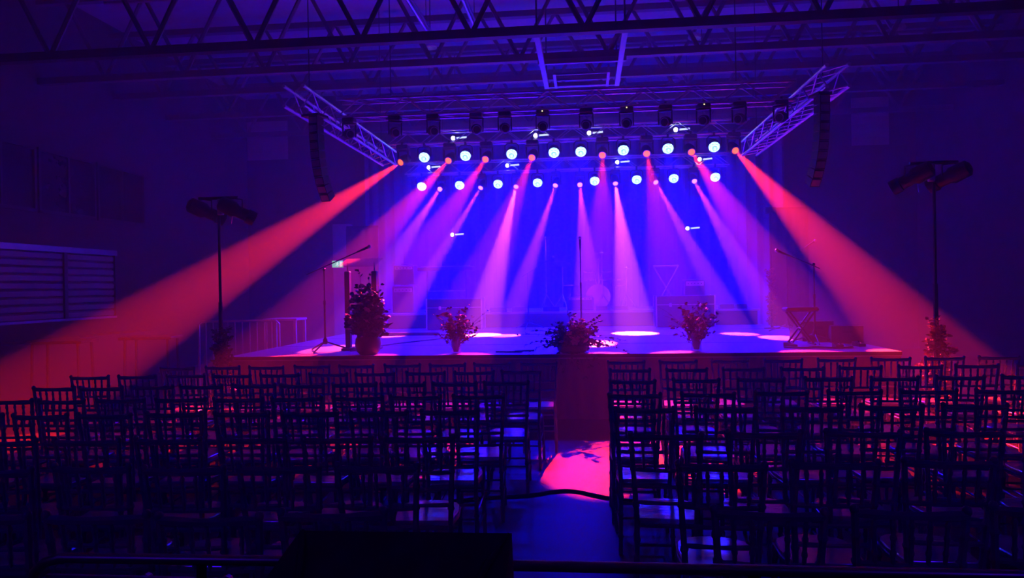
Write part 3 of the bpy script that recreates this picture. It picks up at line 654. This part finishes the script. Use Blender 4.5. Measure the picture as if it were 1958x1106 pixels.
# lamp stands with a flower column at their foot
def lamp_stand(label, loc, h, sgn):
    t = thing('lamp_stand', label, 'lamp stand', loc, 0, 'lamp stands in front of the stage')
    MB().tube([(0,0,.1),(0,0,h*.55),(0,0,h*.55),(0,0,h)], [.026,.026,.018,.018], 8).build('pole', M['blackm'], t)
    for k in range(3): a = 2*math.pi*k/3+.3; MB().tube([(0,0,.5),(.42*math.cos(a),.42*math.sin(a),.015)], .014, 6).build('leg', M['blackm'], t)
    MB().tube([(-.26,0,h),(.26,0,h)], .02, 8).build('cross_bar', M['blackm'], t)
    for k, (x, dx, dz) in enumerate(((sgn*.2, .8, -.45), (-sgn*.2, .55, -.3))):
        d = Vector((sgn*dx, .5, dz)).normalized(); Q = d.to_track_quat('Z', 'Y').to_matrix().to_4x4()
        MB().lathe([(.05,-.2),(.095,-.17),(.10,.0),(.075,.04),(.075,.16),(.09,.17),(.09,.27),(.075,.27)], 16, M=Q).build('lamp_head', M['black'], t, loc=(x, 0, h-.15))
        MB().tube([(x-.11,0,h-.15),(x-.11,0,h-.03),(x,0,h-.01),(x+.11,0,h-.03),(x+.11,0,h-.15)], .01, 6).build('bracket', M['blackm'], t)
    MB().cbox((.05*sgn,-.05,h-.12),(.07,.05,.2),.008).build('dimmer_box', M['galv'], t)
    MB().tube([(.19*sgn,-.02,h-.2),(.17*sgn,-.02,h-.33)], .006, 5).build('safety_cable', M['chrome'], t)
    return t
for i, (x, y, h, sgn, lab, m) in enumerate(((-4.55, 8.75, 2.9, 1, 'tall dark lamp stand beside the stage at the lectern side', 'leaf'), (3.95, 8.75, 3.05, -1, 'tall dark lamp stand beside the stage at the bench side', 'leafdry'))):
    lamp_stand(lab, (x, y, 0), h, sgn)
    t = thing('flower_column', ['dark leafy column around the lectern-side lamp stand foot', 'reddish dry flower column around the bench-side lamp stand foot'][i], 'flowers', (x, y, 0), 0, 'flower columns')
    st, lv = MB(), MB()
    for k in range(150):
        a = rnd(0,6.28); z = rnd(.05,1.32); rr = (.26-.13*z)*math.sqrt(rnd(.2,1))
        spray(st, lv, (.045*math.cos(a),.045*math.sin(a),max(.02,z-.15)), (rr*math.cos(a),rr*math.sin(a),z), 7, .06, .035, .03)
    finish(t, st, lv, M[m]); flowers(t, [(.17*math.cos(k),.17*math.sin(k),.2+.06*k) for k in range(14)] if i else [(.15*math.cos(k*2),.15*math.sin(k*2),.5+.08*k) for k in range(5)])
t = thing('flower_column', 'slim dry flower column on a post at the masking panel edge', 'flowers', (3.5, 14.3, SZ), 0, 'flower columns')
st, lv = MB(), MB()
MB().tube([(0,0,0),(0,0,2.2)], .018, 8).build('post', M['blackm'], t); MB().lathe([(.15,0),(.15,.015),(.02,.03)], 16).build('base', M['blackm'], t)
for k in range(110):
    a = rnd(0,6.28); z = rnd(.05,1.15); rr = rnd(.03,.11); spray(st, lv, (.018*math.cos(a),.018*math.sin(a),max(.03,z-.1)), (rr*math.cos(a),rr*math.sin(a),z), 6, .045, .025, .02)
finish(t, st, lv, M['leafdry']); MB().cbox((0,0,2.24),(.22,.12,.12),.02).build('lamp_head', M['black'], t)

# ------------------------------------------------------------------ banquet chairs with clear seats
def ringed(p0, p1, r, rings, n=7, bulge=1.35, r1=None):
    """bamboo-style turned rod: path and radii with a bulge at each ring position (0..1)"""
    p0 = Vector(p0); p1 = Vector(p1); u = [0]; rr = [r]; r1 = r1 or r; L = (p1-p0).length; e = .012/L
    for k in rings:
        u += [k-e, k-e*.4, k+e*.4, k+e]; q = r+(r1-r)*k; rr += [q, q*bulge, q*bulge, q]
    u.append(1); rr.append(r1)
    return [p0.lerp(p1, a) for a in u], rr
CH = {}
s = MB(); pts = []
for k in range(9):                                     # seat outline, rounded front corners
    a = math.pi*k/8; pts.append((.19*math.cos(a)*(1 if abs(math.cos(a)) < .99 else 1), .30+.11*math.sin(a)))
out = [(-.17,.0),(.17,.0),(.195,.20)] + pts + [(-.195,.20)]
n = len(out)
vv = [(x, y, z) for z in (.435,.442,.458,.464) for x, y in ([(q[0]*.97, q[1]*.98+.004) for q in out] if z in (.435,.464) else out)]
f = [tuple(range(n-1,-1,-1)), tuple(3*n+k for k in range(n))] + [(j*n+k, j*n+(k+1)%n, (j+1)*n+(k+1)%n, (j+1)*n+k) for j in range(3) for k in range(n)]
CH['seat'] = [(s.add(vv, f).mesh('seat', M['seat']), (0,0,0))]
CH['seat_frame'] = [(MB().tube([(-.165,.0,.425),(.165,.0,.425),(.185,.2,.425),(.185,.36,.425),(-.185,.36,.425),(-.185,.2,.425),(-.165,.0,.425)], .013, 6, False).mesh('seat_frame', M['resin']), (0,0,0))]
CH['back_post'] = []
for sx in (-1, 1):
    q = MB(); a, ra = ringed((sx*.185,-.075,0), (sx*.172,-.002,.44), .0155, (.25,.55,.8), 7)
    b2, rb = ringed((sx*.172,-.002,.44), (sx*.203,-.062,.925), .0165, (.2,.42,.62,.82), 7, r1=.0145)
    q.tube(a+b2[1:], ra+rb[1:], 7); q.ball((sx*.203,-.062,.93), .019, 8, 5); CH['back_post'].append((q.mesh('back_post', M['resin']), (0,0,0)))
CH['leg'] = []
for sx in (-1, 1):
    a, ra = ringed((sx*.192,.375,0), (sx*.178,.35,.43), .0155, (.3,.6,.85)); CH['leg'].append((MB().tube(a, ra, 7).mesh('leg', M['resin']), (0,0,0)))
def brail(z, r, bow, m='back_rail'):
    u = (z-.44)/.485; x = .172+.031*u; y = -.002-.06*u
    P = [(x*(2*k/6-1), y-bow*math.sin(math.pi*k/6), z) for k in range(7)]
    return MB().tube(P, [r*(1.25 if k in (1,5) else 1) for k in range(7)], 6).mesh(m, M['resin'])
CH['top_rail'] = [(brail(.915,.0155,.022,'top_rail'), (0,0,0))]
CH['back_rail'] = [(brail(z,.011,.018), (0,0,0)) for z in (.735,.645,.555)]
CH['spindle'] = []
for k in range(5):
    u = (k+1)/6*2-1; yb = .02*math.cos(u*1.4)
    a, ra = ringed((u*.191,-.039-yb,.735), (u*.202,-.0605-yb,.915), .0085, (.25,.55,.8), bulge=1.4); CH['spindle'].append((MB().tube(a, ra, 6).mesh('spindle', M['resin']), (0,0,0)))
CH['stretcher'] = []
for sx in (-1, 1):
    for z in (.15, .27): CH['stretcher'].append((MB().tube([(sx*.186,-.05+.02*(z>.2),z),(sx*.186,.365,z)], .009, 6).mesh('stretcher', M['resin']), (0,0,0)))
for z, y in ((.2,.36),(.32,.355),(.22,-.04)): CH['stretcher'].append((MB().tube([(-.186,y,z),(.186,y,z)], .009, 6).mesh('stretcher', M['resin']), (0,0,0)))
ROWY = (7.65, 6.94, 6.16, 5.41, 4.77, 3.96, 3.32, 2.63)
LX = (-.50,-.61,-.67,-.81,-.90,-.90,-.95,-.91); LP = (.475,.46,.43,.445,.45,.455,.44,.43)
RX = (.40,.39,.37,.35,.35,.41,.575,.625); RP = (.535,.53,.53,.52,.52,.51,.50,.475)
RN = ['front row', 'second row', 'third row', 'fourth row', 'fifth row', 'sixth row', 'seventh row', 'last row']
NTH = ['first', 'second', 'third', 'fourth', 'fifth', 'sixth', 'seventh', 'eighth', 'ninth', 'tenth', 'eleventh']
for blk in (0, 1):
    for r in range(8):
        for k in range(10 if blk == 0 else 9):
            if blk == 0 and r == 0 and k > 8: continue
            x = (LX[r]-k*LP[r]) if blk == 0 else (RX[r]+k*RP[r])
            y = ROWY[r] + .06*x + rnd(-.03,.03); x += rnd(-.012,.012)
            if x < -.86*y-.42 or x > .565*y+.38: continue            # wholly outside the picture
            t = thing('banquet_chair', 'dark turned-leg banquet chair, %s block, %s, %s from the aisle' % (('lectern-side', 'bench-side')[blk], RN[r], NTH[k]), 'chair',
                      (x, y, 0), R(rnd(-3.5,3.5)) + (R(2.5) if blk == 0 else R(-2.0)), 'rows of banquet chairs')
            for nm, lst in CH.items():
                for me, lc in lst: place(nm, me, t)
            t.scale = (.9, .95, 1)

# ------------------------------------------------------------------ mixing position in the foreground
t = thing('handrail', 'brushed metal handrail with a rounded end crossing the bottom of the picture', 'handrail', (0, 1.62, 0))
P = [(-1.33,0,.3),(-1.33,0,1.02),(-1.318,0,1.06),(-1.29,0,1.085),(-1.25,0,1.096),(-.6,0,1.1),(1.3,0,1.1)]
MB().tube(P, .0125, 12).build('rail', M['rail'], t)
MB().box((-1.3,.01,1.035),(1.3,.02,1.05)).build('lower_rail', M['galv'], t)
for x in (-.9,-.3,.35,1.0): MB().tube([(x,0,0),(x,0,1.09)], .012, 8).build('post', M['blackm'], t)
for x in (-1.05,-.85): MB().tube([(x,.015,1.043),(x,.03,1.043)], .012, 8).build('bolt', M['chrome'], t)
t = thing('covered_mixer', 'black cloth-covered mixing desk in the foreground', 'mixing desk', (-.34, 1.15, 0))
MB().box((-.42,-.30,0),(.42,.18,.93)).build('flight_case', M['black'], t)
b = MB().add([(-.30,-.28,.932),(.21,-.28,.932),(.205,.2,.932),(-.262,.2,.932),(-.27,-.22,1.10),(.195,-.22,1.10),(.196,.198,1.264),(-.21,.198,1.262)],
             [(3,2,1,0),(4,5,6,7),(0,1,5,4),(1,2,6,5),(2,3,7,6),(3,0,4,7)]).build('cover', M['cloth'], t, smooth=False)
for x0, x1 in ((-.205,-.15),(.19,.13)): MB().tube([(x0,.198,1.262),((x0+x1)/2,.12,1.236),(x1,.02,1.194)], [.004,.006,.003], 6).build('cover_fold', M['cloth'], t)
